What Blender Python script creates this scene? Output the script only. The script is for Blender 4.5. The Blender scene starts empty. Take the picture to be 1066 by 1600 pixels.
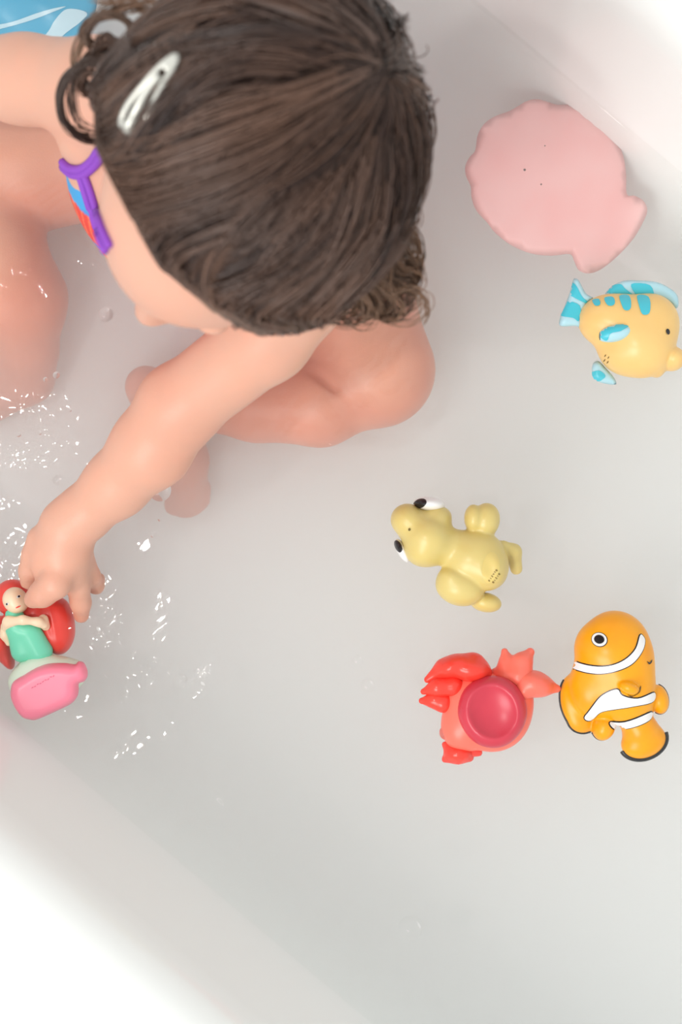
import bpy, bmesh, math, random
import numpy as np
from mathutils import Vector, Matrix
from mathutils.bvhtree import BVHTree
from mathutils.geometry import delaunay_2d_cdt

random.seed(7)
rng = np.random.default_rng(7)
SC = bpy.context.scene
COL = SC.collection

# ------------------------------------------------------------------ camera
H = 1.1                      # camera height over the water surface (z = 0)
S0 = 0.0004                  # metres per picture pixel at the water surface
cam_d = bpy.data.cameras.new('camera')
cam = bpy.data.objects.new('camera', cam_d)
COL.objects.link(cam)
cam.location = (0, 0, H)
cam_d.sensor_fit = 'VERTICAL'
cam_d.sensor_height = 36
cam_d.lens = 36 * H / (1600 * S0)
cam_d.clip_start = 0.05
cam_d.dof.use_dof = True
cam_d.dof.focus_distance = H - 0.012
cam_d.dof.aperture_fstop = 6.3
SC.camera = cam

# ------------------------------------------------------------------ light
w = bpy.data.worlds.new('world')
SC.world = w
w.use_nodes = True
w.node_tree.nodes['Background'].inputs[0].default_value = (0.99, 0.998, 0.985, 1)
w.node_tree.nodes['Background'].inputs[1].default_value = 0.82


def area(name, loc, size, power, col, target=(0, 0, 0), shape='DISK'):
    l = bpy.data.lights.new(name, 'AREA')
    l.shape = shape
    l.size = size
    l.energy = power
    l.color = col
    o = bpy.data.objects.new(name, l)
    o.location = loc
    o.rotation_euler = (Vector(target) - Vector(loc)).to_track_quat('-Z', 'Y').to_euler()
    COL.objects.link(o)
    return o


area('soft_light', (-0.95, -1.05, 1.55), 1.1, 21, (1.0, 0.99, 0.97))  # broad soft area light from above the lower left
area('ceiling_lamp', (-0.64, -0.03, 1.75), 0.07, 6.0, (1.0, 0.96, 0.92))
area('glint_lamp', (-0.60, -0.80, 1.80), 0.06, 2.5, (1.0, 0.97, 0.94))  # small unseen lamp, added for extra glints on the ripples
vs = SC.view_settings
vs.view_transform = 'Standard'
vs.look = 'None'
vs.gamma = 1
vs.use_curve_mapping = False
vs.exposure = 0.0
SC.cycles.max_bounces = 9
SC.cycles.volume_bounces = 4      # light keeps scattering inside the cloudy water
SC.cycles.transparent_max_bounces = 16


# ------------------------------------------------------------------ helpers
def sc(z):
    return S0 * (H - z) / H


def P(u, v, z=0.0):
    k = sc(z)
    return np.array([(u - 533) * k, (800 - v) * k, z])


def srgb(r, g, b):
    f = lambda c: (c / 255 / 12.92) if c / 255 <= 0.04045 else ((c / 255 + 0.055) / 1.055) ** 2.4
    return (f(r), f(g), f(b), 1)


def mat(name, col, rough=0.5, spec=0.5, sss=0.0, sssr=(0.004, 0.002, 0.001), noise=None, metal=0, coat=0, bump=0, bscale=400,
        attr=None):
    m = bpy.data.materials.new(name)
    m.use_nodes = True
    nt = m.node_tree
    b = nt.nodes['Principled BSDF']
    b.inputs['Base Color'].default_value = col
    b.inputs['Roughness'].default_value = rough
    b.inputs['Specular IOR Level'].default_value = spec
    b.inputs['Metallic'].default_value = metal
    b.inputs['Coat Weight'].default_value = coat
    b.inputs['Coat Roughness'].default_value = 0.06
    if sss:
        b.inputs['Subsurface Weight'].default_value = sss
        b.inputs['Subsurface Radius'].default_value = (1, 0.4, 0.2)
        b.inputs['Subsurface Scale'].default_value = sssr[0]
    src = None
    if attr:
        a = nt.nodes.new('ShaderNodeAttribute')
        a.attribute_name = attr
        src = a.outputs['Color']
    tc = nt.nodes.new('ShaderNodeTexCoord')
    if noise:
        n = nt.nodes.new('ShaderNodeTexNoise')
        n.inputs['Scale'].default_value = noise[1]
        n.inputs['Detail'].default_value = 4
        nt.links.new(tc.outputs['Object'], n.inputs['Vector'])
        mx = nt.nodes.new('ShaderNodeMix')
        mx.data_type = 'RGBA'
        if src:
            nt.links.new(src, mx.inputs[6])
        else:
            mx.inputs[6].default_value = col
        mx.inputs[7].default_value = noise[0]
        mr = nt.nodes.new('ShaderNodeMapRange')
        mr.inputs[1].default_value = 0.42
        mr.inputs[2].default_value = 0.75
        mr.inputs[4].default_value = noise[2]
        nt.links.new(n.outputs[0], mr.inputs[0])
        nt.links.new(mr.outputs[0], mx.inputs[0])
        src = mx.outputs[2]
    if src:
        nt.links.new(src, b.inputs['Base Color'])
    if bump:
        n = nt.nodes.new('ShaderNodeTexNoise')
        n.inputs['Scale'].default_value = bscale
        n.inputs['Detail'].default_value = 3
        nt.links.new(tc.outputs['Object'], n.inputs['Vector'])
        bp = nt.nodes.new('ShaderNodeBump')
        bp.inputs['Strength'].default_value = bump
        bp.inputs['Distance'].default_value = 0.001
        nt.links.new(n.outputs[0], bp.inputs['Height'])
        nt.links.new(bp.outputs[0], b.inputs['Normal'])
    return m


def mesh_obj(name, V, F, m, parent=None, smooth=True, origin=None):
    V = np.asarray(V, dtype=np.float64)
    if origin is None:
        origin = np.array(parent.location) if parent is not None else np.zeros(3)
        loc = np.zeros(3)
        if parent is not None:
            p = parent.parent
            while p is not None:
                origin = origin + np.array(p.location)
                p = p.parent
    else:
        origin = np.array(origin)
        loc = origin
    me = bpy.data.meshes.new(name)
    if isinstance(F, np.ndarray):
        n = len(F)
        k = F.shape[1]
        me.vertices.add(len(V))
        me.vertices.foreach_set('co', (V - origin).astype(np.float32).ravel())
        me.loops.add(n * k)
        me.loops.foreach_set('vertex_index', F.astype(np.int32).ravel())
        me.polygons.add(n)
        me.polygons.foreach_set('loop_start', np.arange(0, n * k, k, dtype=np.int32))
        me.update(calc_edges=True)
        me.validate()
    else:
        me.from_pydata([tuple(a) for a in (V - origin)], [], F)
        me.update()
    me.polygons.foreach_set('use_smooth', [smooth] * len(me.polygons))
    if m:
        me.materials.append(m)
    o = bpy.data.objects.new(name, me)
    o.location = loc
    COL.objects.link(o)
    if parent is not None:
        o.parent = parent
    return o


def tag(o, label=None, cat=None, group=None, kind=None):
    if label: o['label'] = label
    if cat: o['category'] = cat
    if group: o['group'] = group
    if kind: o['kind'] = kind
    return o


def thing(name, loc, label, cat, group=None):
    o = bpy.data.objects.new(name, None)
    o.empty_display_size = 0.02
    o.location = [float(x) for x in loc]
    COL.objects.link(o)
    return tag(o, label, cat, group)


# ------------------------------------------------------------------ signed distance modelling
class Field:
    def __init__(s, lo, hi, h):
        s.lo = np.array(lo, float)
        s.h = h
        s.n = np.ceil((np.array(hi) - s.lo) / h).astype(int) + 1
        s.f = np.full(s.n, 0.05, np.float32)

    def _box(s, c0, c1, pad):
        a = np.clip(np.floor((np.minimum(c0, c1) - pad - s.lo) / s.h).astype(int), 0, s.n)
        b = np.clip(np.ceil((np.maximum(c0, c1) + pad - s.lo) / s.h).astype(int) + 1, 0, s.n)
        sl = tuple(slice(i, j) for i, j in zip(a, b))
        g = [s.lo[i] + s.h * np.arange(a[i], b[i]) for i in range(3)]
        X, Y, Z = g[0][:, None, None], g[1][None, :, None], g[2][None, None, :]
        return sl, X, Y, Z

    def _mix(s, sl, d, k, sub):
        f = s.f[sl]
        if f.size == 0: return
        if sub:
            d = -d
            hh = np.clip(0.5 - 0.5 * (f - d) / k, 0, 1)
            s.f[sl] = f * (1 - hh) + d * hh + k * hh * (1 - hh)
        else:
            hh = np.clip(0.5 + 0.5 * (f - d) / k, 0, 1)
            s.f[sl] = f * (1 - hh) + d * hh - k * hh * (1 - hh)

    def cone(s, a, ra, b, rb, k=0.006, sub=False):
        a, b = np.array(a, float), np.array(b, float)
        R = max(ra, rb)
        sl, X, Y, Z = s._box(a, b, R + 2 * k + 3 * s.h)
        ba = b - a
        L2 = (ba ** 2).sum()
        t = np.clip(((X - a[0]) * ba[0] + (Y - a[1]) * ba[1] + (Z - a[2]) * ba[2]) / max(L2, 1e-12), 0, 1)
        d = np.sqrt((X - a[0] - t * ba[0]) ** 2 + (Y - a[1] - t * ba[1]) ** 2 + (Z - a[2] - t * ba[2]) ** 2) - (ra + (rb - ra) * t)
        s._mix(sl, d.astype(np.float32), k, sub)

    def chain(s, pts, k=0.006):
        for (a, ra), (b, rb) in zip(pts[:-1], pts[1:]):
            s.cone(a, ra, b, rb, k)

    def ell(s, c, r, M=None, k=0.006, sub=False):
        """ellipsoid; M rows are its local axes in the world"""
        c, r = np.array(c, float), np.array(r, float)
        R = r.max()
        sl, X, Y, Z = s._box(c, c, R + 2 * k + 3 * s.h)
        X, Y, Z = X - c[0], Y - c[1], Z - c[2]
        if M is None: M = np.eye(3)
        l = [M[i][0] * X + M[i][1] * Y + M[i][2] * Z for i in range(3)]
        k0 = np.sqrt((l[0] / r[0]) ** 2 + (l[1] / r[1]) ** 2 + (l[2] / r[2]) ** 2)
        k1 = np.sqrt((l[0] / r[0] ** 2) ** 2 + (l[1] / r[1] ** 2) ** 2 + (l[2] / r[2] ** 2) ** 2) + 1e-9
        d = k0 * (k0 - 1) / k1
        s._mix(sl, d.astype(np.float32), k, sub)

    def mesh(s):
        f = s.f
        ins = f < 0
        n = np.array(f.shape) - 1
        c = np.zeros(n, np.int8)
        for i in (0, 1):
            for j in (0, 1):
                for k in (0, 1):
                    c += ins[i:i + n[0], j:j + n[1], k:k + n[2]]
        act = (c > 0) & (c < 8)
        idx = np.argwhere(act)
        vid = np.full(n, -1, np.int32)
        vid[act] = np.arange(len(idx))
        acc = np.zeros((len(idx), 3))
        cnt = np.zeros(len(idx))
        corners = [(i, j, k) for i in (0, 1) for j in (0, 1) for k in (0, 1)]
        for a in corners:
            for ax in range(3):
                if a[ax]: continue
                b = list(a)
                b[ax] = 1
                fa = f[idx[:, 0] + a[0], idx[:, 1] + a[1], idx[:, 2] + a[2]]
                fb = f[idx[:, 0] + b[0], idx[:, 1] + b[1], idx[:, 2] + b[2]]
                m = (fa < 0) != (fb < 0)
                t = fa[m] / (fa[m] - fb[m])
                p = np.repeat(np.array(a, float)[None], m.sum(), 0)
                p[:, ax] += t
                acc[m] += p
                cnt[m] += 1
        V = s.lo + s.h * (idx + acc / cnt[:, None])
        Q = []
        for ax in range(3):
            o1, o2 = (ax + 1) % 3, (ax + 2) % 3
            lo = [slice(None)] * 3
            hi = [slice(None)] * 3
            lo[ax] = slice(0, -1)
            hi[ax] = slice(1, None)
            A, B = ins[tuple(lo)], ins[tuple(hi)]
            e = np.argwhere(A != B)
            e = e[(e[:, o1] > 0) & (e[:, o2] > 0) & (e[:, o1] < n[o1]) & (e[:, o2] < n[o2])]
            flip = A[e[:, 0], e[:, 1], e[:, 2]]
            q = []
            for (d1, d2) in ((1, 1), (0, 1), (0, 0), (1, 0)):
                g = e.copy()
                g[:, o1] -= d1
                g[:, o2] -= d2
                q.append(vid[g[:, 0], g[:, 1], g[:, 2]])
            q = np.stack(q, 1)
            q[~flip] = q[~flip][:, ::-1]
            Q.append(q)
        Q = np.concatenate(Q)
        Q = Q[(Q >= 0).all(1)]
        # light relaxation of the surface
        for it in range(2):
            S = np.zeros_like(V)
            N = np.zeros(len(V))
            for i in range(4):
                a, b = Q[:, i], Q[:, (i + 1) % 4]
                for j in range(3):
                    S[:, j] += np.bincount(a, V[b, j], len(V)) + np.bincount(b, V[a, j], len(V))
                N += np.bincount(a, minlength=len(V)) + np.bincount(b, minlength=len(V))
            V = V * 0.5 + 0.5 * S / np.maximum(N, 1)[:, None]
        return V, Q


def rotz(deg):
    a = math.radians(deg)      # axes turned clockwise in the picture (image v runs down)
    return np.array([[math.cos(a), -math.sin(a), 0], [math.sin(a), math.cos(a), 0], [0, 0, 1]])


class Toy:
    """vinyl toy sculpted in picture-sized units near the water"""
    def __init__(s, ox, oy, k, lo, hi, zlo, zhi, h=0.0007):
        s.o, s.k = (ox, oy), k
        a, b = s.p(lo[0], hi[1], 0), s.p(hi[0], lo[1], 0)
        s.F = Field([a[0], a[1], zlo], [b[0], b[1], zhi], h)

    def p(s, x, y, z=0.0):
        return P(s.o[0] + x * s.k, s.o[1] + y * s.k, z)

    def e(s, x, y, z, rx, ry, rz, rot=0, k=0.004, sub=False):
        q = s.k * S0
        s.F.ell(s.p(x, y, z), (rx * q, ry * q, rz), rotz(rot), k, sub)

    def c(s, *a, k=0.004, sub=False):
        """a: (x, y, z, r) points"""
        q = s.k * S0
        for A, B in zip(a[:-1], a[1:]):
            s.F.cone(s.p(*A[:3]), A[3] * q, s.p(*B[:3]), B[3] * q, k, sub)

    def sub(s, lo, hi, zlo, zhi, h=0.0007):
        return Toy(s.o[0], s.o[1], s.k, lo, hi, zlo, zhi, h)

    def obj(s, name, m, parent):
        V, Q = s.F.mesh()
        return mesh_obj(name, V, Q, m, parent)


def spline(pts, n=8, closed=True):
    pts = np.array(pts, float)
    N = len(pts)
    out = []
    R = range(N) if closed else range(N - 1)
    for i in R:
        if closed:
            p0, p1, p2, p3 = pts[i - 1], pts[i], pts[(i + 1) % N], pts[(i + 2) % N]
        else:
            p0, p1, p2, p3 = pts[max(i - 1, 0)], pts[i], pts[i + 1], pts[min(i + 2, N - 1)]
        for t in np.arange(n) / n:
            out.append(0.5 * ((2 * p1) + (-p0 + p2) * t + (2 * p0 - 5 * p1 + 4 * p2 - p3) * t * t + (-p0 + 3 * p1 - 3 * p2 + p3) * t ** 3))
    if not closed: out.append(pts[-1])
    return np.array(out)


def fill(poly, g):
    """triangulate a closed 2D outline with inner points on a grid of step g; returns verts, faces, distance to edge"""
    poly = np.asarray(poly)
    A, B = poly, np.roll(poly, -1, 0)
    lo, hi = poly.min(0), poly.max(0)
    xs = np.arange(lo[0] + g / 2, hi[0], g)
    ys = np.arange(lo[1] + g / 2, hi[1], g)
    G = np.array([(x + (g / 2 if j % 2 else 0), y) for j, y in enumerate(ys) for x in xs]) if len(xs) and len(ys) else np.zeros((0, 2))

    def dist(Q):
        d = np.full(len(Q), 1e9)
        for a, b in zip(A, B):
            ab = b - a
            t = np.clip(((Q - a) @ ab) / max(ab @ ab, 1e-18), 0, 1)
            d = np.minimum(d, np.linalg.norm(Q - a - t[:, None] * ab, axis=1))
        return d
    if len(G):
        c = np.zeros(len(G), bool)
        for a, b in zip(A, B):
            cond = (a[1] > G[:, 1]) != (b[1] > G[:, 1])
            with np.errstate(divide='ignore', invalid='ignore'):
                xi = (b[0] - a[0]) * (G[:, 1] - a[1]) / (b[1] - a[1]) + a[0]
            c ^= cond & (G[:, 0] < xi)
        G = G[c]
        G = G[dist(G) > g * 0.45]
    pts = np.concatenate([poly, G]) if len(G) else poly
    n = len(poly)
    v, _, f, *_ = delaunay_2d_cdt([Vector(p) for p in pts], [(i, (i + 1) % n) for i in range(n)], [], 1, 1e-9)
    V = np.array([(a.x, a.y) for a in v])
    F = []
    for t in f:
        t = list(t)
        a, b, c = V[t[0]], V[t[1]], V[t[2]]
        if (b[0] - a[0]) * (c[1] - a[1]) - (b[1] - a[1]) * (c[0] - a[0]) < 0: t.reverse()
        F.append(t)
    return V, F, dist(V)


def pillow(name, poly, z, t, m, parent=None, edge=None, g=0.003, zf=None, origin=None, flat=False):
    """solid plate with rounded edge; poly in world xy; t half thickness"""
    edge = edge or t
    V, F, d = fill(poly, g)
    q = np.clip(d / edge, 0, 1)
    h = t * np.sqrt(1 - (1 - q) ** 2)
    zz = np.full(len(V), z) if zf is None else zf(V)
    top = np.column_stack([V, zz + h])
    bot = np.column_stack([V, zz - h])
    rim = d < 1e-7
    n = len(V)
    mp = np.where(rim, np.arange(n), np.arange(n) + n)
    FF = [tuple(f) for f in F] + [tuple(int(mp[i]) for i in reversed(f)) for f in F]
    used = np.concatenate([top, bot])
    keep = np.ones(2 * n, bool)
    keep[n:][rim] = False
    new = np.cumsum(keep) - 1
    FF = [tuple(int(new[i]) for i in f) for f in FF]
    return mesh_obj(name, used[keep], FF, m, parent, origin=origin)


def bvh_of(objs):
    V, F = [], []
    for o in objs:
        b = len(V)
        M = o.location.copy()
        p = o.parent
        while p is not None:
            M = M + p.location
            p = p.parent
        V += [v.co + M for v in o.data.vertices]
        F += [[b + i for i in pl.vertices] for pl in o.data.polygons]
    return BVHTree.FromPolygons(V, F)


def cam_hit(bvh, u, v, lift=0.0):
    q = Vector(P(u, v, 0))
    c = Vector((0, 0, H))
    d = (q - c).normalized()
    h = bvh.ray_cast(c, d)
    if h[0] is None: return None
    return np.array(h[0] + h[1] * lift)


def drape(name, poly, bvh, m, parent, lift=0.0003, g=0.0012, steep=0.12):
    """a painted patch laid on a surface from above; poly in picture pixels"""
    pl = np.array([P(u, v, 0.02)[:2] for u, v in poly])
    V, F, d = fill(pl, g)
    out, ok = [], []
    for p in V:
        h = bvh.ray_cast(Vector((p[0], p[1], 0.5)), Vector((0, 0, -1)))
        if h[0] is None or h[1].z < steep:
            out.append((p[0], p[1], 0))
            ok.append(False)
        else:
            q = h[0] + h[1] * lift
            out.append(tuple(q))
            ok.append(True)
    F = [tuple(f) for f in F if all(ok[i] for i in f)]
    used = sorted({i for f in F for i in f})
    mp = {a: b for b, a in enumerate(used)}
    if not used: return None
    return mesh_obj(name, np.array([out[i] for i in used]), [tuple(mp[i] for i in f) for f in F], m, parent)


def grow(poly, d):
    poly = np.array(poly, float)
    a = np.roll(poly, 1, 0)
    b = np.roll(poly, -1, 0)
    t = b - a
    n = np.column_stack([t[:, 1], -t[:, 0]])
    n /= np.linalg.norm(n, axis=1)[:, None] + 1e-9
    area_ = 0.5 * np.sum(poly[:, 0] * np.roll(poly[:, 1], -1) - np.roll(poly[:, 0], -1) * poly[:, 1])
    return poly + n * d * (1 if area_ > 0 else -1)


def oval(cx, cy, rx, ry, rot=0, n=28):
    a = math.radians(rot)
    return [(cx + rx * math.cos(t) * math.cos(a) - ry * math.sin(t) * math.sin(a),
             cy + rx * math.cos(t) * math.sin(a) + ry * math.sin(t) * math.cos(a)) for t in np.linspace(0, 2 * math.pi, n, endpoint=False)]


def tubes(paths, radii, sides=3, taper=True):
    """paths: (N, T, 3); radii: (N,) -> verts, quads"""
    N, T, _ = paths.shape
    tan = np.gradient(paths, axis=1)
    tan /= np.linalg.norm(tan, axis=2, keepdims=True) + 1e-12
    up = np.zeros_like(tan)
    up[..., 2] = 1
    up[np.abs(tan[..., 2]) > 0.95] = (1, 0, 0)
    a = np.cross(tan, up)
    a /= np.linalg.norm(a, axis=2, keepdims=True) + 1e-12
    b = np.cross(a, tan)
    tt = np.linspace(0, 1, T)
    prof = np.ones(T)
    if taper: prof = np.clip(np.minimum(1, (1 - tt) * 3.5 + 0.12), 0, 1)
    R = radii[:, None] * prof[None]
    ring = []
    for s in range(sides):
        th = 2 * math.pi * s / sides
        ring.append(paths + (math.cos(th) * a + math.sin(th) * b) * R[..., None])
    V = np.stack(ring, 2).reshape(-1, 3)
    base = (np.arange(N)[:, None] * T + np.arange(T - 1)[None]) * sides
    Q = []
    for s in range(sides):
        s2 = (s + 1) % sides
        Q.append(np.stack([base + s, base + s2, base + s2 + sides, base + s + sides], -1).reshape(-1, 4))
    return V, np.concatenate(Q)


def tube_obj(name, pts, r, m, parent, sides=8, origin=None, closed=False, taper=False):
    pts = np.array(pts, float)
    if closed: pts = np.concatenate([pts, pts[:1]])
    V, Q = tubes(pts[None], np.array([r]), sides, taper)
    if not closed:
        n = len(V)
        caps = [tuple(range(sides))[::-1], tuple(range(n - sides, n))]
        F = [tuple(int(i) for i in q) for q in Q] + caps
    else:
        F = [tuple(int(i) for i in q) for q in Q]
    return mesh_obj(name, V, F, m, parent, origin=origin)


# ------------------------------------------------------------------ materials
M_tub = mat('white_enamel', (0.895, 0.925, 0.912, 1), 0.16, 0.5)
M_floor = mat('bathroom_floor', (0.72, 0.70, 0.67, 1), 0.35, noise=((0.6, 0.58, 0.55, 1), 5, 0.5))
M_skin = mat('skin', (0.88, 0.56, 0.41, 1), 0.42, 0.4, sss=0.16, sssr=(0.006,), attr='tint', noise=((0.84, 0.38, 0.26, 1), 34, 0.35), bump=0.10, bscale=900)
M_hair = mat('brown_hair', (0.10, 0.055, 0.038, 1), 0.36, 0.6, attr='tint')
M_scalp = mat('brown_hair_roots', (0.055, 0.032, 0.025, 1), 0.6, 0.3, bump=0.5, bscale=300)


def vinyl(name, c, **k):
    return mat(name, srgb(*c), k.pop('rough', 0.33), 0.5, sss=0.08, sssr=(0.003,), **k)


M_turtle = vinyl('pale_olive_vinyl', (216, 196, 124), noise=(srgb(222, 196, 112), 40, 0.5))
M_turtle_dk = vinyl('olive_vinyl_recess', (222, 198, 120))
M_white = mat('white_paint', (0.87, 0.86, 0.86, 1), 0.3)
M_black = mat('black_paint', (0.012, 0.011, 0.013, 1), 0.25)
M_ink = mat('olive_ink', srgb(110, 90, 35), 0.6)
M_orange = vinyl('orange_vinyl', (246, 166, 10), noise=(srgb(238, 140, 6), 45, 0.5))
M_crab = vinyl('salmon_vinyl', (250, 118, 100))
M_claw = vinyl('red_vinyl', (242, 68, 54), rough=0.25)
M_plate = vinyl('dark_red_vinyl', (206, 60, 78), noise=(srgb(190, 50, 70), 60, 0.5))
M_yel = mat('yellow_dab', srgb(250, 215, 70), 0.35)
M_fish = vinyl('pale_yellow_vinyl', (240, 200, 128), noise=(srgb(237, 186, 104), 30, 0.5))
M_blue = vinyl('turquoise_vinyl', (70, 195, 214))
M_lblue = vinyl('pale_blue_vinyl', (178, 220, 232))
M_dollskin = vinyl('doll_skin', (250, 222, 190))
M_dress = vinyl('mint_green_vinyl', (118, 218, 184))
M_cream = vinyl('pale_mint_vinyl', (222, 236, 218))
M_pink = vinyl('bright_pink_vinyl', (255, 140, 165))
M_dollhair = vinyl('scarlet_vinyl', (234, 72, 62), noise=(srgb(215, 50, 45), 50, 0.5))
M_mat = mat('pink_rubber', srgb(255, 200, 198), 0.45, noise=(srgb(250, 172, 170), 30, 0.5))
M_mat_dot = mat('grey_speck', (0.2, 0.16, 0.16, 1), 0.6)
M_bluemat = mat('blue_rubber', srgb(60, 168, 208), 0.3, noise=(srgb(95, 190, 222), 12, 0.6))
M_bluewhite = mat('ice_blue_rubber', srgb(205, 232, 242), 0.3)
M_purple = mat('purple_cloth', srgb(140, 70, 190), 0.7, bump=0.3, bscale=1500)
M_clip = mat('silver_metal', (0.74, 0.74, 0.68, 1), 0.28, metal=0.55)

# ------------------------------------------------------------------ bathtub and water
AX = np.array([0.766, -0.643])       # along the tub
NX = np.array([0.643, 0.766])        # across the tub
CN = 0.0335                          # centre line offset
CA = -0.13                           # centre along the axis
HL, HW = 0.72, 0.2655                # half length and width at the waterline


def rrect(hl, hw, r, z, n=14):
    out = []
    for (sx, sy, a0) in ((1, 1, 0), (-1, 1, 90), (-1, -1, 180), (1, -1, 270)):
        for i in range(n + 1):
            a = math.radians(a0 + 90 * i / n)
            x = sx * (hl - r) + r * math.cos(a)
            y = sy * (hw - r) + r * math.sin(a)
            p = AX * (x + CA) + NX * (y + CN)
            out.append((p[0], p[1], z))
    return out


rings = [rrect(HL - 0.16, HW - 0.10, 0.10, -0.100)]
for a in (0, 20, 40, 60, 78):
    t = math.radians(a)
    rr = 0.055
    rings.append(rrect(HL - 0.085 + rr * math.sin(t) - 0.008, HW - 0.070 + rr * math.sin(t), 0.13, -0.100 + rr * (1 - math.cos(t)) + 0.0005))
rings += [rrect(HL - 0.012, HW - 0.006, 0.15, -0.03), rrect(HL, HW, 0.155, 0.0), rrect(HL + 0.02, HW + 0.009, 0.16, 0.05),
          rrect(HL + 0.035, HW + 0.018, 0.165, 0.095)]
for a in (15, 30, 45, 60, 75, 90):
    t = math.radians(a)
    rr = 0.045
    rings.append(rrect(HL + 0.036 + rr * (1 - math.cos(t)), HW + 0.019 + rr * (1 - math.cos(t)), 0.17 + rr * (1 - math.cos(t)), 0.098 + rr * math.sin(t)))
rings += [rrect(HL + 0.13, HW + 0.14, 0.2, 0.144), rrect(HL + 0.145, HW + 0.152, 0.2, 0.136), rrect(HL + 0.15, HW + 0.157, 0.2, 0.12),
          rrect(HL + 0.13, HW + 0.14, 0.2, -0.1), rrect(HL + 0.08, HW + 0.09, 0.2, -0.43)]
nr = len(rings[0])
V = [p for r in rings for p in r]
F = []
for i in range(len(rings) - 1):
    for j in range(nr):
        k = (j + 1) % nr
        F.append((i * nr + j, i * nr + k, (i + 1) * nr + k, (i + 1) * nr + j))
F.append(tuple(range(nr))[::-1])
F = [tuple(reversed(f)) for f in F]
tub = thing('bathtub', (0, 0, -0.43), 'white enamel bathtub with rounded rim holding shallow milky bathwater', 'bathtub')
basin = mesh_obj('basin', V, F, M_tub, tub)

fl = mesh_obj('floor', [(-2.2, -2.2, -0.431), (2.2, -2.2, -0.431), (2.2, 2.2, -0.431), (-2.2, 2.2, -0.431)], [(0, 1, 2, 3)], M_floor, smooth=False)
tag(fl, kind='structure')

# water material: clear rippled surface, milky body
M_water = bpy.data.materials.new('milky_bathwater')
M_water.use_nodes = True
nt = M_water.node_tree
nt.nodes.clear()
out = nt.nodes.new('ShaderNodeOutputMaterial')
tr = nt.nodes.new('ShaderNodeBsdfTransparent')
tr.inputs[0].default_value = (0.985, 0.99, 0.985, 1)
gl = nt.nodes.new('ShaderNodeBsdfGlossy')
gl.inputs['Roughness'].default_value = 0.03
lwt = nt.nodes.new('ShaderNodeLayerWeight')
pw = nt.nodes.new('ShaderNodeMath')
pw.operation = 'POWER'
pw.inputs[1].default_value = 5
nt.links.new(lwt.outputs['Facing'], pw.inputs[0])
fr = nt.nodes.new('ShaderNodeMapRange')
fr.inputs[3].default_value = 0.03
fr.inputs[4].default_value = 0.7
nt.links.new(pw.outputs[0], fr.inputs[0])
mx = nt.nodes.new('ShaderNodeMixShader')
nt.links.new(fr.outputs[0], mx.inputs[0])
nt.links.new(tr.outputs[0], mx.inputs[1])
nt.links.new(gl.outputs[0], mx.inputs[2])
nt.links.new(mx.outputs[0], out.inputs['Surface'])
vol = nt.nodes.new('ShaderNodeVolumeScatter')
vol.inputs['Color'].default_value = (0.955, 0.997, 0.985, 1)
vol.inputs['Density'].default_value = 9.0
vol.inputs['Anisotropy'].default_value = 0.2
nt.links.new(vol.outputs[0], out.inputs['Volume'])

xa = np.concatenate([np.linspace(-HL, -0.30 - CA, 60, endpoint=False), np.linspace(-0.30 - CA, 0.36 - CA, 640, endpoint=False), np.linspace(0.36 - CA, HL, 40)])
xa = np.sort(xa)
yn = np.linspace(-HW, HW, 520)
XA, YN = np.meshgrid(xa, yn, indexing='ij')
# round the far ends with the basin: squeeze each row to the outline
r_ = 0.155
ex = np.clip(np.abs(XA) - (HL - r_), 0, r_)
hw = HW - r_ + np.sqrt(np.maximum(r_ ** 2 - ex ** 2, 0))
YN = YN / HW * (hw + 0.0008)
WX = AX[0] * (XA + CA) + NX[0] * (YN + CN)
WY = AX[1] * (XA + CA) + NX[1] * (YN + CN)
U = WX / S0 + 533
Vp = 800 - WY / S0


def waves(X, Y, seed, n, l0, l1, warp=0.006):
    r = np.random.default_rng(seed)
    X2 = X + warp * np.sin(Y * 71 + 1.3) + warp * 0.6 * np.sin(Y * 163 + X * 90)
    Y2 = Y + warp * np.sin(X * 83 + 0.4) + warp * 0.6 * np.sin(X * 187 - Y * 70)
    s = np.zeros_like(X)
    for _ in range(n):
        lam = l0 * (l1 / l0) ** r.random()
        th = r.random() * 2 * math.pi
        kk = 2 * math.pi / lam
        s += lam * np.sin(kk * (X2 * math.cos(th) + Y2 * math.sin(th)) + r.random() * 6.28)
    return s / math.sqrt(n)


def g2(u, v, su, sv=None):
    sv = sv or su
    return np.exp(-((U - u) / su) ** 2 - ((Vp - v) / sv) ** 2)


HZ = 0.0045 * waves(WX, WY, 1, 14, 0.03, 0.12)
mask = (1.0 * g2(20, 440, 75, 60) + 0.9 * g2(60, 320, 90, 35) + 0.7 * g2(130, 420, 60, 50) + 0.9 * g2(95, 660, 35, 95) + 0.8 * g2(20, 690, 50, 80)
        + 0.8 * g2(140, 920, 45, 55) + 0.85 * g2(215, 1050, 75, 60) + 0.9 * g2(330, 1060, 35, 28) + 0.6 * g2(185, 960, 60, 40) + 0.6 * g2(195, 1150, 60, 40)
        + 0.9 * g2(295, 1225, 24, 16) + 0.9 * g2(345, 1250, 18, 12) + 0.45 * g2(520, 1010, 60, 40) + 0.35 * g2(790, 870, 60, 60) + 0.5 * g2(15, 880, 60, 45)
        + 0.35 * g2(500, 690, 50, 20) + 0.3 * g2(800, 100, 60, 40) + 0.15)
HZ += 0.030 * np.clip(mask, 0, 1.1) * waves(WX, WY, 5, 20, 0.0036, 0.0115)
rk = np.hypot(U - 600, Vp - 590)
HZ += 0.0011 * np.sin((rk - 95) / 13.0) * np.exp(-((rk - 125) / 42) ** 2) * np.clip((Vp - 540) / 90, 0, 1)
rh = np.hypot(U - 90, Vp - 950)
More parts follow.
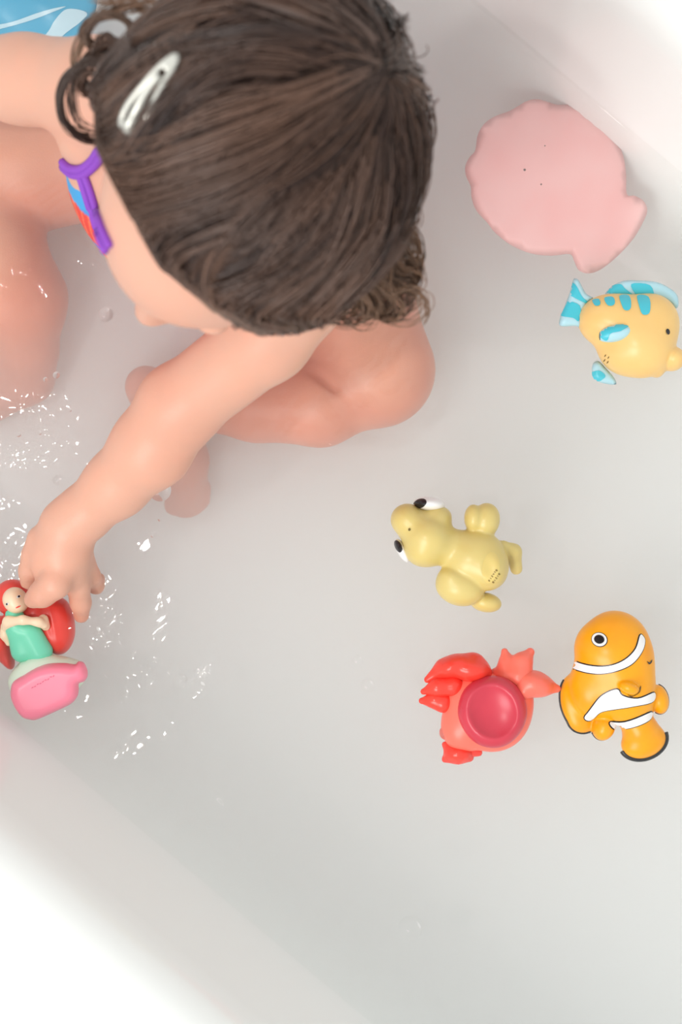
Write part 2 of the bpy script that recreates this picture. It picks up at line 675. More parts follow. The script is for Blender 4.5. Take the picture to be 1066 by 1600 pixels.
HZ += 0.00035 * np.sin(rh / 13.0) * np.exp(-((rh - 230) / 160) ** 2)
edge = np.clip((HW - np.abs(YN)) / 0.004, 0, 1)
HZ = HZ * (0.25 + 0.75 * edge) + 0.0014 * np.exp(-(HW - np.minimum(np.abs(YN), HW)) / 0.0014)
na, nn = WX.shape
top = np.column_stack([WX.ravel(), WY.ravel(), HZ.ravel()])
idx = np.arange(na * nn).reshape(na, nn)
Q = np.stack([idx[:-1, :-1], idx[1:, :-1], idx[1:, 1:], idx[:-1, 1:]], -1).reshape(-1, 4)
# closed below: outline loop dropped to the basin floor
loop = np.concatenate([idx[:, 0], idx[-1, 1:], idx[:-1, -1][::-1], idx[0, 1:-1][::-1]])
lv = []
for i in loop:
    x, y = top[i, 0], top[i, 1]
    a = x * AX[0] + y * AX[1] - CA
    n_ = x * NX[0] + y * NX[1] - CN
    a *= 1.0005
    n_ *= 1.0005
    p = AX * (a + CA) + NX * (n_ + CN)
    lv.append((p[0], p[1], -0.104))
b0 = len(top)
L = len(loop)
side = np.array([(loop[i], b0 + i, b0 + (i + 1) % L, loop[(i + 1) % L]) for i in range(L)])
VV = np.concatenate([top, np.array(lv), [[AX[0] * CA + NX[0] * CN, AX[1] * CA + NX[1] * CN, -0.104]]])
tri = [(b0 + (i + 1) % L, b0 + i, b0 + L) for i in range(L)]
me = bpy.data.meshes.new('bathwater')
allq = np.concatenate([Q[:, ::1], side])
c_ = np.cross(top[Q[0, 1]] - top[Q[0, 0]], top[Q[0, 2]] - top[Q[0, 1]])
Fw = [tuple(q) for q in allq.tolist()] + tri
me.from_pydata(VV.tolist(), [], Fw)
bm = bmesh.new()
bm.from_mesh(me)
bmesh.ops.recalc_face_normals(bm, faces=bm.faces)
bm.to_mesh(me)
bm.free()
me.polygons.foreach_set('use_smooth', [True] * (len(Q)) + [False] * (len(me.polygons) - len(Q)))
me.materials.append(M_water)
water = bpy.data.objects.new('bathwater', me)
COL.objects.link(water)
tag(water, 'shallow cloudy bathwater with small ripples filling the white tub', 'water', kind='stuff')

# ------------------------------------------------------------------ the child
fh = np.array([-0.565, -0.825, 0.0])
fh /= np.linalg.norm(fh)                 # way she faces, level
rt = np.array([fh[1], -fh[0], 0])        # her right-hand side
pit = math.radians(27)
fhh = np.array([-0.635, -0.772, 0.0])
rth = np.array([fhh[1], -fhh[0], 0])   # head turned slightly more to her right
FW = fhh * math.cos(pit) + np.array([0, 0, -math.sin(pit)])
UPV = fhh * math.sin(pit) + np.array([0, 0, math.cos(pit)])
MH = np.array([FW, rth, UPV])
C = P(383, 268, 0.262)


def hl(f, r, u):
    return C + FW * f + rth * r + UPV * u


body = Field([-0.262, -0.075, -0.1], [0.085, 0.325, 0.36], 0.0017)
# torso
pel = np.array([-0.050, 0.218, -0.040])
chest = np.array([-0.085, 0.178, 0.100])
Mt = np.array([fh, rt, [0, 0, 1]])


def torso(Fd, g=0.0):
    Fd.ell(chest, (0.055 + g, 0.074 + g, 0.070 + g), Mt, 0.02)
    Fd.ell((-0.068, 0.190, 0.035), (0.056 + g, 0.068 + g, 0.070 + g), Mt, 0.02)
    Fd.ell(pel, (0.062 + g, 0.078 + g, 0.058 + g), Mt, 0.02)


torso(body)
shR = P(150, 138, 0.165)
shL = P(520, 400, 0.165)
body.cone(shR, 0.026, shR * 0.5 + shL * 0.5 + [0, 0, 0.012], 0.032, 0.02)
body.cone(shL, 0.026, shR * 0.5 + shL * 0.5 + [0, 0, 0.012], 0.032, 0.02)
body.cone(shR + fh * 0.012 + [0.008, -0.004, -0.03], 0.026, chest, 0.045, 0.02)
body.cone((shR + shL) / 2 + [0, 0, 0.015], 0.028, hl(-0.012, 0, -0.05), 0.027, 0.012)      # neck
# arms
elL = P(281, 634, 0.085)
body.chain([(shL, 0.0265), (P(418, 528, 0.125), 0.0235), (elL, 0.0232)], 0.008)
body.chain([(elL, 0.0242), (P(236, 700, 0.068), 0.0232), (P(182, 757, 0.050), 0.0190), (P(128, 805, 0.036), 0.0160), (P(104, 822, 0.032), 0.0158)], 0.008)
body.chain([(shR, 0.026), (P(40, 124, 0.135), 0.0235), (P(-90, 118, 0.10), 0.0225), (P(-150, 118, 0.09), 0.021)], 0.008)
# left hand: palm, thumb and four fingers round the doll
body.chain([(P(104, 822, 0.032), 0.0150), (P(100, 858, 0.029), 0.0165), (P(103, 890, 0.024), 0.0140)], 0.006)
body.ell(P(88, 862, 0.026), (0.0165, 0.0225, 0.0125), rotz(12), 0.006)
body.chain([(P(100, 880, 0.034), 0.0095), (P(86, 912, 0.036), 0.0092), (P(66, 928, 0.031), 0.0082), (P(52, 936, 0.026), 0.0060)], 0.003)      # thumb
body.chain([(P(62, 842, 0.026), 0.0080), (P(52, 868, 0.022), 0.0070), (P(45, 892, 0.018), 0.0062), (P(44, 908, 0.012), 0.0054)], 0.003)      # index
body.chain([(P(66, 862, 0.022), 0.0075), (P(60, 888, 0.016), 0.0064), (P(57, 906, 0.008), 0.0058)], 0.002)
body.chain([(P(116, 886, 0.024), 0.0088), (P(122, 915, 0.017), 0.0074), (P(126, 942, 0.007), 0.0064), (P(127, 962, -0.002), 0.0050)], 0.003)    # ring
body.chain([(P(126, 872, 0.020), 0.0085), (P(140, 900, 0.006), 0.0066), (P(150, 915, -0.006), 0.0052), (P(154, 905, -0.012), 0.0045)], 0.003)   # little
# legs
hipL = np.array([-0.014, 0.186, -0.050])
knL = P(590, 578, -0.0385)
body.chain([(hipL, 0.043), (P(545, 480, -0.044), 0.041), (knL, 0.0375)], 0.01)
body.chain([(knL + [0.0, 0.0, -0.006], 0.033), (P(500, 628, -0.038), 0.0285), (P(400, 626, -0.046), 0.0265), (P(285, 622, -0.062), 0.0185)], 0.005)
body.chain([(P(285, 622, -0.062), 0.0185), (P(262, 640, -0.076), 0.019), (P(285, 720, -0.078), 0.0165), (P(292, 772, -0.083), 0.0125)], 0.008)
body.ell(P(228, 604, -0.072), (0.014, 0.014, 0.016), None, 0.01)
for i, (x, y, r) in enumerate(((272, 790, 0.0068), (287, 797, 0.0056), (299, 796, 0.0052), (309, 791, 0.0048), (318, 783, 0.0045))):
    body.cone(P(x + 2, y - 22, -0.083), r, P(x, y, -0.085), r, 0.003)
hipR = np.array([-0.085, 0.245, -0.050])
knR = P(-75, 268, -0.044)
body.chain([(hipR, 0.046), (P(40, 262, -0.047), 0.040), (knR, 0.037)], 0.01)
body.chain([(knR, 0.034), (P(-10, 400, -0.034), 0.032), (P(28, 470, -0.050), 0.030), (P(40, 545, -0.068), 0.021)], 0.012)
body.chain([(P(40, 545, -0.068), 0.020), (P(42, 590, -0.080), 0.017), (P(-30, 640, -0.086), 0.013)], 0.008)
body.cone(P(462, 552, -0.016), 0.0050, P(522, 608, -0.010), 0.0022, 0.004, sub=True)
# head
body.ell(C, (0.084, 0.060, 0.072), MH, 0.01)
body.ell(hl(0.039, 0, -0.034), (0.044, 0.050, 0.044), MH, 0.02)
body.ell(hl(0.061, 0, -0.064), (0.017, 0.020, 0.015), MH, 0.015)
for s in (-1, 1):
    body.ell(hl(0.060, 0.027 * s, -0.038), (0.021, 0.020, 0.020), MH, 0.015)     # cheeks
    body.ell(hl(0.084, 0.026 * s, -0.014), (0.008, 0.013, 0.007), MH, 0.008, sub=True)   # eye hollows
    body.ell(hl(0.077, 0.025 * s, -0.014), (0.0085, 0.0105, 0.008), MH, 0.003)       # lids
    body.ell(hl(-0.004, 0.063 * s, -0.018), (0.012, 0.006, 0.018), MH, 0.004)       # ears
    body.ell(hl(0.095, 0.0065 * s, -0.031), (0.0055, 0.0055, 0.0045), MH, 0.004)
body.cone(hl(0.082, 0.001, -0.002), 0.0075, hl(0.1000, 0.003, -0.024), 0.0085, 0.010)
body.ell(hl(0.084, 0, -0.049), (0.006, 0.0135, 0.0038), MH, 0.003)
body.ell(hl(0.082, 0, -0.056), (0.006, 0.0115, 0.0042), MH, 0.003)
V, Q = body.mesh()
person = thing('person', (-0.035, 0.215, -0.1), 'toddler sitting in the bath in a swimsuit, head bowed, reaching for a doll', 'person')
skin = mesh_obj('body', V, Q, M_skin, person)
# own colouring of the skin: pinker knees, fingers and warmed legs, rosy lips
ca = skin.data.color_attributes.new('tint', 'FLOAT_COLOR', 'POINT')
base = np.array([0.68, 0.375, 0.275])
pink = np.array([0.66, 0.24, 0.16])
wt = np.zeros(len(V))


def spot(c, r, a):
    global wt
    wt = np.maximum(wt, a * np.exp(-(((V - c) / r) ** 2).sum(1)))


wt = np.maximum(wt, 0.75 * np.clip((-V[:, 2] + 0.005) / 0.02, 0, 1) * (np.hypot(V[:, 0] + 0.17, V[:, 1] + 0.04) > 0.05))
spot(elL, 0.03, 0.35)
spot(hl(0.09, 0, -0.03), 0.012, 0.3)
spot(hl(0.06, 0.035, -0.045), 0.02, 0.3)
spot(hl(0.06, -0.035, -0.045), 0.02, 0.3)
spot(hl(0.078, 0, -0.052), 0.010, 0.8)
spot(P(60, 930, 0.03), 0.012, 0.35)
spot(P(126, 960, 0.0), 0.012, 0.45)
cc = base[None] * (1 - wt[:, None]) + pink[None] * wt[:, None]
ca.data.foreach_set('color', np.column_stack([cc, np.ones(len(cc))]).astype(np.float32).ravel())

# swimsuit: fabric shell over the torso
suit = Field([-0.175, 0.09, -0.1], [0.06, 0.31, 0.17], 0.0017)
torso(suit, 0.0022)
suit.cone(P(40, 262, -0.034), 0.0445, hipR + [0.012, -0.01, 0], 0.0445, 0.003, sub=True)
suit.cone(P(545, 480, -0.034), 0.0445, hipL + [-0.006, 0.006, 0], 0.0445, 0.003, sub=True)
sl, X, Y, Z = suit._box(suit.lo, suit.lo + suit.h * (suit.n - 1), 0)
cut = (Z - 0.138) + 0 * X + 0 * Y
suit.f = np.maximum(suit.f, cut.astype(np.float32))
Vs, Qs = suit.mesh()
M_suit = mat('printed_swim_fabric', (0.8, 0.1, 0.1, 1), 0.6, attr='tint', bump=0.2, bscale=1800)
swim = mesh_obj('swimsuit', Vs, Qs, M_suit, person)
swim['label'] = 'blue and red printed swimsuit body'
ca = swim.data.color_attributes.new('tint', 'FLOAT_COLOR', 'POINT')
lf = (Vs - chest) @ fh
lr = (Vs - chest) @ rt
col = np.tile(np.array(srgb(225, 62, 50)), (len(Vs), 1))
blue = (lf < 0.030 + 0.012 * np.sin(Vs[:, 2] * 60)) & (lr > 0.03)
col[blue] = srgb(62, 160, 220)
wave = np.sin(Vs[:, 2] * 300 + 9 * np.sin(lr * 90)) > 0.75
col[wave & ~blue] = srgb(240, 120, 85)
wave = np.sin(Vs[:, 2] * 190 + lr * 150 + 2) > 0.9
col[wave & ~blue] = srgb(70, 140, 210)
ca.data.foreach_set('color', col.astype(np.float32).ravel())

bb = bvh_of([skin, swim])


def on_body(pts, lift):
    out = []
    for u, v in spline(pts, 6, False):
        h = cam_hit(bb, u, v, lift)
        if h is not None and h[2] > -0.02: out.append(h)
    return out


for k_, (pts, r) in enumerate([([(101, 252), (113, 262), (130, 262), (146, 249), (158, 232), (180, 215)], 0.0026),
                              ([(102, 260), (116, 271), (133, 271), (150, 257), (162, 242), (184, 226)], 0.0026),
                              ([(127, 271), (136, 300), (147, 335), (158, 365), (170, 392)], 0.0024),
                              ([(134, 270), (144, 298), (154, 330), (164, 358), (176, 384)], 0.0022)]):
    q = on_body(pts, 0.0012)
    if len(q) > 3:
        o = tube_obj('swimsuit_strap', q, r, M_purple, swim)
        o['label'] = 'purple gathered strap'

# ------------------------------------------------------------------ hair
cap = Field(C - 0.105, C + 0.105, 0.0016)
cap.ell(hl(-0.006, -0.001, 0.004), (0.083, 0.066, 0.079), MH, 0.002)
cap.ell(hl(-0.022, -0.005, -0.010), (0.068, 0.066, 0.070), MH, 0.01)
cap.ell(hl(-0.046, -0.004, -0.062), (0.032, 0.046, 0.036), MH, 0.01)
sl, X, Y, Z = cap._box(cap.lo, cap.lo + cap.h * (cap.n - 1), 0)
fx = (X - C[0]) * fhh[0] + (Y - C[1]) * fhh[1]
rx = (X - C[0]) * rth[0] + (Y - C[1]) * rth[1]
uu = (X - C[0]) * UPV[0] + (Y - C[1]) * UPV[1] + (Z - C[2]) * UPV[2]
ff = (X - C[0]) * FW[0] + (Y - C[1]) * FW[1] + (Z - C[2]) * FW[2]


def hairline(r):
    """level forward limit of the hair at side offset r"""
    return np.interp(r, [-0.075, -0.055, -0.035, -0.005, 0.015, 0.032, 0.048, 0.065], [0.036, 0.054, 0.061, 0.062, 0.054, 0.047, 0.040, 0.024])


cap.f = np.maximum(cap.f, (fx - hairline(rx) + 0.004).astype(np.float32) * 0.7)
cap.f = np.maximum(cap.f, (np.minimum(ff + 0.004, 0.03) - 0 - np.clip(uu + 0.05, 0, 1) * 3).astype(np.float32) * 0.3)
Vc, Qc = cap.mesh()
hair = mesh_obj('hair', Vc, Qc, M_scalp, person)
hair['label'] = 'wavy brown hair'
hcen = hl(-0.006, -0.001, 0.004)
HR = np.array([0.083, 0.066, 0.079])
NS, T = 10000, 30
ncl = 150
crown = hl(-0.078, -0.026, 0.024)
d = rng.normal(size=(NS, 3))
d /= np.linalg.norm(d, axis=1, keepdims=True)
# clump centres on the scalp
dc = rng.normal(size=(ncl, 3))
dc /= np.linalg.norm(dc, axis=1, keepdims=True)


def surf(dl, off):
    return hcen + (dl * (HR + off[:, None])) @ MH


def trace(dl, off, T, step, curl, ph, lam):
    p = surf(dl, off)
    path = [p]
    n = len(p)
    v = None
    for t in range(T - 1):
        tt = t / (T - 1)
        a = p - crown
        q = ((p - hcen) @ MH.T) / (HR + off[:, None])
        nrm = (q / (HR + off[:, None])) @ MH
        nrm /= np.linalg.norm(nrm, axis=1, keepdims=True)
        a -= (a * nrm).sum(1, keepdims=True) * nrm
        a /= np.linalg.norm(a, axis=1, keepdims=True) + 1e-6
        # swirl for a natural wave
        sw = np.cross(nrm, a)
        a = a + 0.33 * np.sin(ph * 1.0 + tt * 5.2)[:, None] * sw
        below = np.clip((hcen[2] - 0.012 - p[:, 2]) / 0.03, 0, 1)[:, None]
        a = a * (1 - below * 0.75) + np.array([0, 0, -1.0]) * below * 0.75
        f_ = (p - C) @ fhh
        r = (p - C) @ rth
        lim = hairline(r)
        wgt = np.clip((f_ - (lim - 0.020)) / 0.018, 0, 1)[:, None]
        af = np.maximum((a * fhh).sum(1, keepdims=True), 0)
        a = a - fhh * af * wgt + rth * np.where(r > 0.012, 1, -1)[:, None] * wgt * 0.45 - fhh * 0.35 * (f_ > lim)[:, None]
        a /= np.linalg.norm(a, axis=1, keepdims=True)
        v = a if v is None else (0.55 * v + 0.45 * a)
        v /= np.linalg.norm(v, axis=1, keepdims=True)
        p = p + v * step[:, None]
        q = ((p - hcen) @ MH.T) / (HR + off[:, None])
        ql = np.linalg.norm(q, axis=1, keepdims=True)
        onto = hcen + (q / ql * (HR + off[:, None])) @ MH
        stick = np.where(ql < 1, 1.0, 1.0 - 0.12 * below)
        p = onto * stick + p * (1 - stick)
        path.append(p)
    path = np.stack(path, 1)
    return path


offc = 0.002 + 0.008 * rng.random(ncl)
right = np.clip(-(dc[:, 1]), 0, 1) + 0.7 * np.clip(-dc[:, 0], 0, 1)
offc += 0.002 * right
phc = rng.random(ncl) * 6.28
# roots: keep only upper and back scalp
near = np.argmin(((d[:, None, :] - dc[None]) ** 2).sum(2), 1)
off = offc[near] + rng.normal(0, 0.0022, NS)
azr = np.arctan2((surf(d, off) - crown) @ UPV, (surf(d, off) - crown) @ rth)
off = off + 0.0028 * np.sin(azr * 9 + 0.5) + 0.002 * np.sin(azr * 17)
off = np.clip(off, 0.0015, 0.03)
step = np.full(NS, 0.0054) * rng.uniform(0.75, 1.1, NS)
R0 = surf(d, off)
fr0 = (R0 - C) @ fhh
rr0 = (R0 - C) @ rth
lr0 = (R0 - C) @ FW
lu0 = (R0 - C) @ UPV
okr = (fr0 < hairline(rr0) - 0.002) & ~((lr0 > -0.005) & (lu0 < 0.0)) & (lu0 > -0.06)
d, off, near, step = d[okr], off[okr], near[okr], step[okr]
NS = len(d)
ph = phc[near] + rng.normal(0, 0.12, NS)
paths = trace(d, off, T, step, None, ph, None)
# clump centre curves, then draw strands in toward them and add curl toward the tips
okc = np.ones(ncl, bool)
cpaths = trace(dc, offc, T, np.full(ncl, 0.0054), None, phc, None)
tt = np.linspace(0, 1, T)
dist0 = cpaths[near][:, :1] - paths[:, :1]
pull = (0.45 * tt ** 0.9)[None, :, None]
paths = paths * (1 - pull) + (cpaths[near] - dist0 * 0.12) * pull
tan = np.gradient(paths, axis=1)
tan /= np.linalg.norm(tan, axis=2, keepdims=True) + 1e-9
outw = paths - hcen
outw /= np.linalg.norm(outw, axis=2, keepdims=True)
sid = np.cross(tan, outw)
amp = (0.0010 + 0.0026 * np.clip((tt - 0.55) / 0.45, 0, 1) ** 1.3)[None, :] * rng.uniform(0.7, 1.25, NS)[:, None]
freq = rng.uniform(1.4, 2.3, ncl)[near][:, None]
arg = 2 * math.pi * freq * tt[None] + phc[near][:, None] * 2 + rng.normal(0, 0.25, NS)[:, None]
paths = paths + sid * (amp * np.sin(arg))[..., None] + outw * (0.55 * amp * (1 + np.cos(arg)))[..., None]
# nothing hangs over the face
pf = (paths - C) @ fhh
pr = (paths - C) @ rth
over = np.clip(pf - hairline(pr) + np.abs(rng.normal(0, 0.0035, (NS, 1))) - 0.001, 0, None)
paths = paths - fhh * over[..., None]
rad = rng.uniform(0.00028, 0.00046, NS)
Vh, Qh = tubes(paths, rad, 3)
az = np.arctan2((paths[:, 12] - crown) @ UPV, (paths[:, 12] - crown) @ rth)
shade = np.clip(0.16 * np.sin(az * 7 + 1) + 0.12 * np.sin(az * 13) + rng.normal(0.46, 0.2, ncl)[near] + rng.normal(0, 0.10, NS), 0, 1)  # varied lock tones, plus gloss patches put into the strand colour as streaks
ca_, cb_, cg_ = np.array([0.038, 0.021, 0.018]), np.array([0.23, 0.128, 0.088]), np.array([0.42, 0.25, 0.15])
hc = ca_ + (cb_ - ca_) * shade[:, None]
gold = (rng.random(ncl) < 0.13)[near]
hc[gold] = hc[gold] * 0.45 + cg_ * 0.55
VH, QH, CH = [Vh], [Qh], [np.repeat(hc, T * 3, 0)]
vb = len(Vh)


def curl_bundle(px, z0, z1, n, spread, r=0.0004, colr=None, T2=34):
    """a loose lock: px are picture positions of its centre line"""
    global vb
    c2 = spline(px, 8, False)
    tq = np.linspace(0, len(c2) - 1, T2)
    c2 = np.column_stack([np.interp(tq, np.arange(len(c2)), c2[:, i]) for i in (0, 1)])
    zz = np.linspace(z0, z1, T2)
    cl = np.array([P(a, b, z) for (a, b), z in zip(c2, zz)])
    pp = []
    for i in range(n):
        o = rng.normal(0, 1, 3) * spread
        w1 = rng.random() * 6.28
        wob = np.column_stack([np.sin(tq * 0.13 + w1), np.cos(tq * 0.11 + w1 * 2), np.sin(tq * 0.1 + w1 * 3)]) * spread * 0.7
        pp.append(cl + o * (0.6 + 0.6 * np.linspace(0, 1, T2))[:, None] + wob)
    pp = np.array(pp)
    v_, q_ = tubes(pp, rng.uniform(0.7, 1.1, n) * r, 3)
    VH.append(v_)
    QH.append(q_ + vb)
    vb += len(v_)
    cc_ = (ca_ if colr is None else np.array(colr)) * rng.uniform(0.8, 1.5, (n, 1))
    CH.append(np.repeat(cc_, T2 * 3, 0))


def ring(cx, cy, rx_, ry_, a0, a1, n=9):
    return [(cx + rx_ * math.cos(math.radians(a)), cy + ry_ * math.sin(math.radians(a))) for a in np.linspace(a0, a1, n)]


brn, lbr = (0.085, 0.045, 0.030), (0.20, 0.11, 0.065)
# ringlets over her right shoulder
curl_bundle([(205, 75)] + ring(150, 158, 56, 60, -70, -290, 10), 0.275, 0.225, 60, 0.0010, colr=(0.05, 0.028, 0.02))
curl_bundle([(215, 100)] + ring(146, 132, 21, 19, -60, -400, 12), 0.27, 0.23, 30, 0.0007, colr=brn)
curl_bundle([(235, 60)] + ring(170, 52, 38, 28, 10, -330, 12), 0.28, 0.24, 50, 0.0011, colr=(0.13, 0.075, 0.05))
curl_bundle([(240, 20), (200, 8), (155, 25), (128, 62), (118, 100), (128, 128), (150, 140)], 0.27, 0.23, 22, 0.0014, colr=lbr)
curl_bundle([(230, 110), (190, 100), (160, 88), (138, 96), (130, 118), (150, 150), (180, 160)], 0.27, 0.24, 20, 0.0009, colr=brn)
curl_bundle([(260, 0), (220, -4), (180, 6), (150, 0)], 0.28, 0.26, 30, 0.003, colr=lbr)
curl_bundle([(200, 90), (175, 70), (150, 78), (128, 100), (112, 140), (120, 190), (160, 210)], 0.27, 0.23, 18, 0.0012, colr=brn)
for k_ in range(3):
    a = rng.uniform(-6, 6, 2)
    curl_bundle([(230 + a[0], 90 + a[1]), (195 + a[0], 75), (165, 60 + a[1]), (150 + a[0], 88), (172, 118 + a[1]), (205, 130 + a[0])], 0.28, 0.24, 8, 0.0016, colr=brn)
# loose curls behind her left ear
for k_ in range(84):
    cx, cy = rng.uniform(530, 636), rng.uniform(375, 482)
    r1 = rng.uniform(13, 36)
    a0 = rng.uniform(-150, -40)
    ln = rng.uniform(220, 420)
    curl_bundle([(cx - 30 + rng.uniform(-20, 20), cy - 60)] + ring(cx, cy, r1, r1 * rng.uniform(0.7, 1.1), a0, a0 + ln, 9), 0.235, 0.20, 7, 0.0019, 0.00030,
                colr=np.array(lbr) * rng.uniform(0.4, 1.1))
curl_bundle([(600, 345), (640, 360), (656, 400), (650, 440), (625, 462), (600, 470)], 0.24, 0.20, 9, 0.0010, 0.0003, colr=lbr)
curl_bundle([(590, 350), (630, 345), (655, 375), (654, 420), (635, 448)], 0.24, 0.20, 9, 0.0012, 0.0003, colr=lbr)
curl_bundle([(610, 455), (640, 450), (662, 465), (668, 490), (660, 508)], 0.21, 0.19, 9, 0.0008, 0.0003, colr=lbr)
curl_bundle([(520, 440), (508, 462), (515, 482), (535, 488), (548, 470)], 0.22, 0.20, 9, 0.0008, 0.0003, colr=lbr)
# wisps at the back of the head
for (pp_, n_) in (([(560, 20), (590, 35), (603, 14), (618, 40), (634, 90), (640, 130)], 10), ([(590, 60), (615, 65), (634, 95), (640, 120), (620, 110)], 8),
                  ([(620, 100), (650, 130), (668, 170), (672, 215), (655, 250)], 12), ([(610, 120), (648, 150), (662, 200), (658, 250), (630, 270)], 10),
                  ([(600, 90), (640, 120), (662, 140), (650, 165), (640, 150)], 8), ([(620, 250), (650, 262), (655, 240), (645, 215), (652, 190)], 8),
                  ([(540, -10), (560, 10), (585, 25), (610, 60)], 14), ([(600, 300), (640, 310), (652, 340), (640, 360)], 8)):
    curl_bundle(pp_, 0.25, 0.23, n_, 0.0014, 0.00032, colr=np.array(lbr) * 0.8)
VH, QH, CH = np.concatenate(VH), np.concatenate(QH), np.concatenate(CH)
strands = mesh_obj('hair_strands', VH, QH, M_hair, hair)
strands['kind'] = 'stuff'
ca = strands.data.color_attributes.new('tint', 'FLOAT_COLOR', 'POINT')
ca.data.foreach_set('color', np.column_stack([CH, np.ones(len(CH))]).astype(np.float32).ravel())

# hair clip
hb = bvh_of([hair])
cl_a, cl_b = cam_hit(hb, 228, 214, 0.011), cam_hit(hb, 298, 114, 0.012)
if cl_a is None: cl_a = P(188, 196, 0.285)
if cl_b is None: cl_b = P(258, 84, 0.31)
cz = (cl_a + cl_b) / 2
clip = thing('hair_clip', cz, 'silver snap hair clip fastened in the brown hair near the left ringlets', 'hair clip')
ax_ = cl_b - cl_a
Lc = np.linalg.norm(ax_)
ax_ /= Lc
nn_ = cz - hcen
nn_ -= (nn_ @ ax_) * ax_
nn_ /= np.linalg.norm(nn_)
sd_ = np.cross(ax_, nn_)


def clip_pt(a, b, h=0.0):
    return cz + ax_ * (a - 0.5) * Lc + sd_ * b + nn_ * (h + 0.002 * (1 - (2 * a - 1) ** 2))


fr_ = [clip_pt(a, b) for a, b in spline([(0, 0), (0.03, 0.0048), (0.2, 0.0062), (0.5, 0.0048), (0.85, 0.0028), (1.0, 0.0), (0.85, -0.0028), (0.5, -0.0048), (0.2, -0.0062), (0.03, -0.0048)], 6)]
tube_obj('clip_frame', fr_, 0.0015, M_clip, clip, 8, closed=True)
tube_obj('clip_tongue', [clip_pt(a, 0.0006 * math.sin(a * 9), 0.0012) for a in np.linspace(0.02, 0.72, 14)], 0.0021, M_clip, clip, 8)
tube_obj('clip_hinge', [clip_pt(a, 0, 0.0005) for a in np.linspace(0.80, 1.0, 6)], 0.0020, M_clip, clip, 8)


# ------------------------------------------------------------------ bath toys
def px(t, pts):
    return [(t.o[0] + x * t.k, t.o[1] + y * t.k) for x, y in pts]


def xy(t, pts, z=0.0):
    return np.array([t.p(x, y, z)[:2] for x, y in pts])


# --- turtle
t = Toy(590, 750, 0.2345, (50, 90), (1010, 920), -0.022, 0.036)
root = thing('toy_turtle', P(715, 865, -0.015), 'pale olive rubber turtle bath toy floating on its back, eyes bulging', 'bath toy')
t.e(645, 530, 0.002, 215, 200, 0.019, 0, 0.006)
t.e(745, 600, 0.006, 120, 130, 0.0165, 0, 0.006)
t.c((500, 440, 0.004, 105), (400, 430, 0.004, 110), k=0.006)
t.e(335, 385, 0.003, 178, 160, 0.021, 30, 0.006)
t.e(200, 265, 0.002, 112, 108, 0.016, 0, 0.006)
t.e(300, 480, 0.002, 110, 95, 0.017, 10, 0.006)
t.e(400, 250, 0.000, 95, 80, 0.014, 0, 0.005)
t.e(720, 270, 0.001, 95, 118, 0.012, 12, 0.0025)
t.e(640, 255, 0.004, 62, 92, 0.010, 0, 0.002)
t.e(550, 710, 0.006, 165, 128, 0.014, 15, 0.002)
t.e(490, 650, 0.007, 80, 70, 0.012, 20, 0.003)
t.e(720, 815, -0.003, 108, 66, 0.010, 10, 0.002)
t.c((840, 440, -0.002, 38), (905, 480, -0.005, 52), (925, 590, -0.009, 42), k=0.003)
t.e(755, 585, 0.0255, 62, 112, 0.005, 8, 0.002, sub=True)
bodyt = t.obj('body', M_turtle, root)
bt = bvh_of([bodyt])
drape('belly_disc', px(t, oval(755, 585, 58, 104, 8)), bt, M_turtle_dk, root, 0.00015)
e1 = t.sub((200, 60), (470, 240), -0.02, 0.03)
e1.e(345, 160, 0.002, 105, 48, 0.013, 5, 0.001)
eye = e1.obj('eye', M_white, root)
drape('pupil', px(t, oval(290, 156, 42, 27, -20)), bvh_of([eye]), M_black, eye, 0.0005, 0.0005, 0.01)
e2 = t.sub((60, 370), (260, 600), -0.02, 0.03)
e2.e(165, 470, -0.002, 34, 88, 0.011, -28, 0.001)
eye2 = e2.obj('eye', M_white, root)
drape('pupil', px(t, oval(146, 446, 18, 40, -24)), bvh_of([eye2]), M_black, eye2, 0.0006, 0.0005, 0.01)
drape('nostril', px(t, oval(215, 330, 8, 10)), bt, M_ink, root, 0.0003)
# tiny stamped code
for k_, (tx, x0, y0) in enumerate((('512478', 745, 668), ('81218', 770, 678))):
    for j, ch in enumerate(tx):
        cx, cy = x0 + j * 9.6, y0 - j * 13
        segs = {'1': [(0, -5, 0, 5)], '2': [(-3, -5, 3, -5), (3, -5, -3, 5), (-3, 5, 3, 5)], '4': [(-3, -5, -3, 0), (-3, 0, 3, 0), (3, -5, 3, 5)],
                '5': [(3, -5, -3, -5), (-3, -5, -3, 0), (-3, 0, 3, 1), (3, 1, -3, 5)], '7': [(-3, -5, 3, -5), (3, -5, 0, 5)],
                '8': [(-3, -5, 3, -5), (-3, 5, 3, 5), (-3, -5, -3, 5), (3, -5, 3, 5), (-3, 0, 3, 0)]}[ch]
        Vt, Ft = [], []
        for (a, b, c, d_) in segs:
            an = math.radians(-54)
            R_ = lambda p, q: (cx + p * math.cos(an) - q * math.sin(an), cy + p * math.sin(an) + q * math.cos(an))
            A, B = np.array(R_(a, b)), np.array(R_(c, d_))
            n2 = (B - A)[::-1] * [1, -1]
            n2 = n2 / (np.linalg.norm(n2) + 1e-9) * 1.5
            quad = [A + n2, B + n2, B - n2, A - n2]
            bq = len(Vt)
            for qd in quad:
                hp = cam_hit(bt, t.o[0] + qd[0] * t.k, t.o[1] + qd[1] * t.k, 0.0006)
                Vt.append(hp if hp is not None else t.p(qd[0], qd[1], 0.02))
            Ft.append((bq, bq + 1, bq + 2, bq + 3))
        mesh_obj('stamped_digit', np.array(Vt), Ft, M_ink, root, smooth=False)

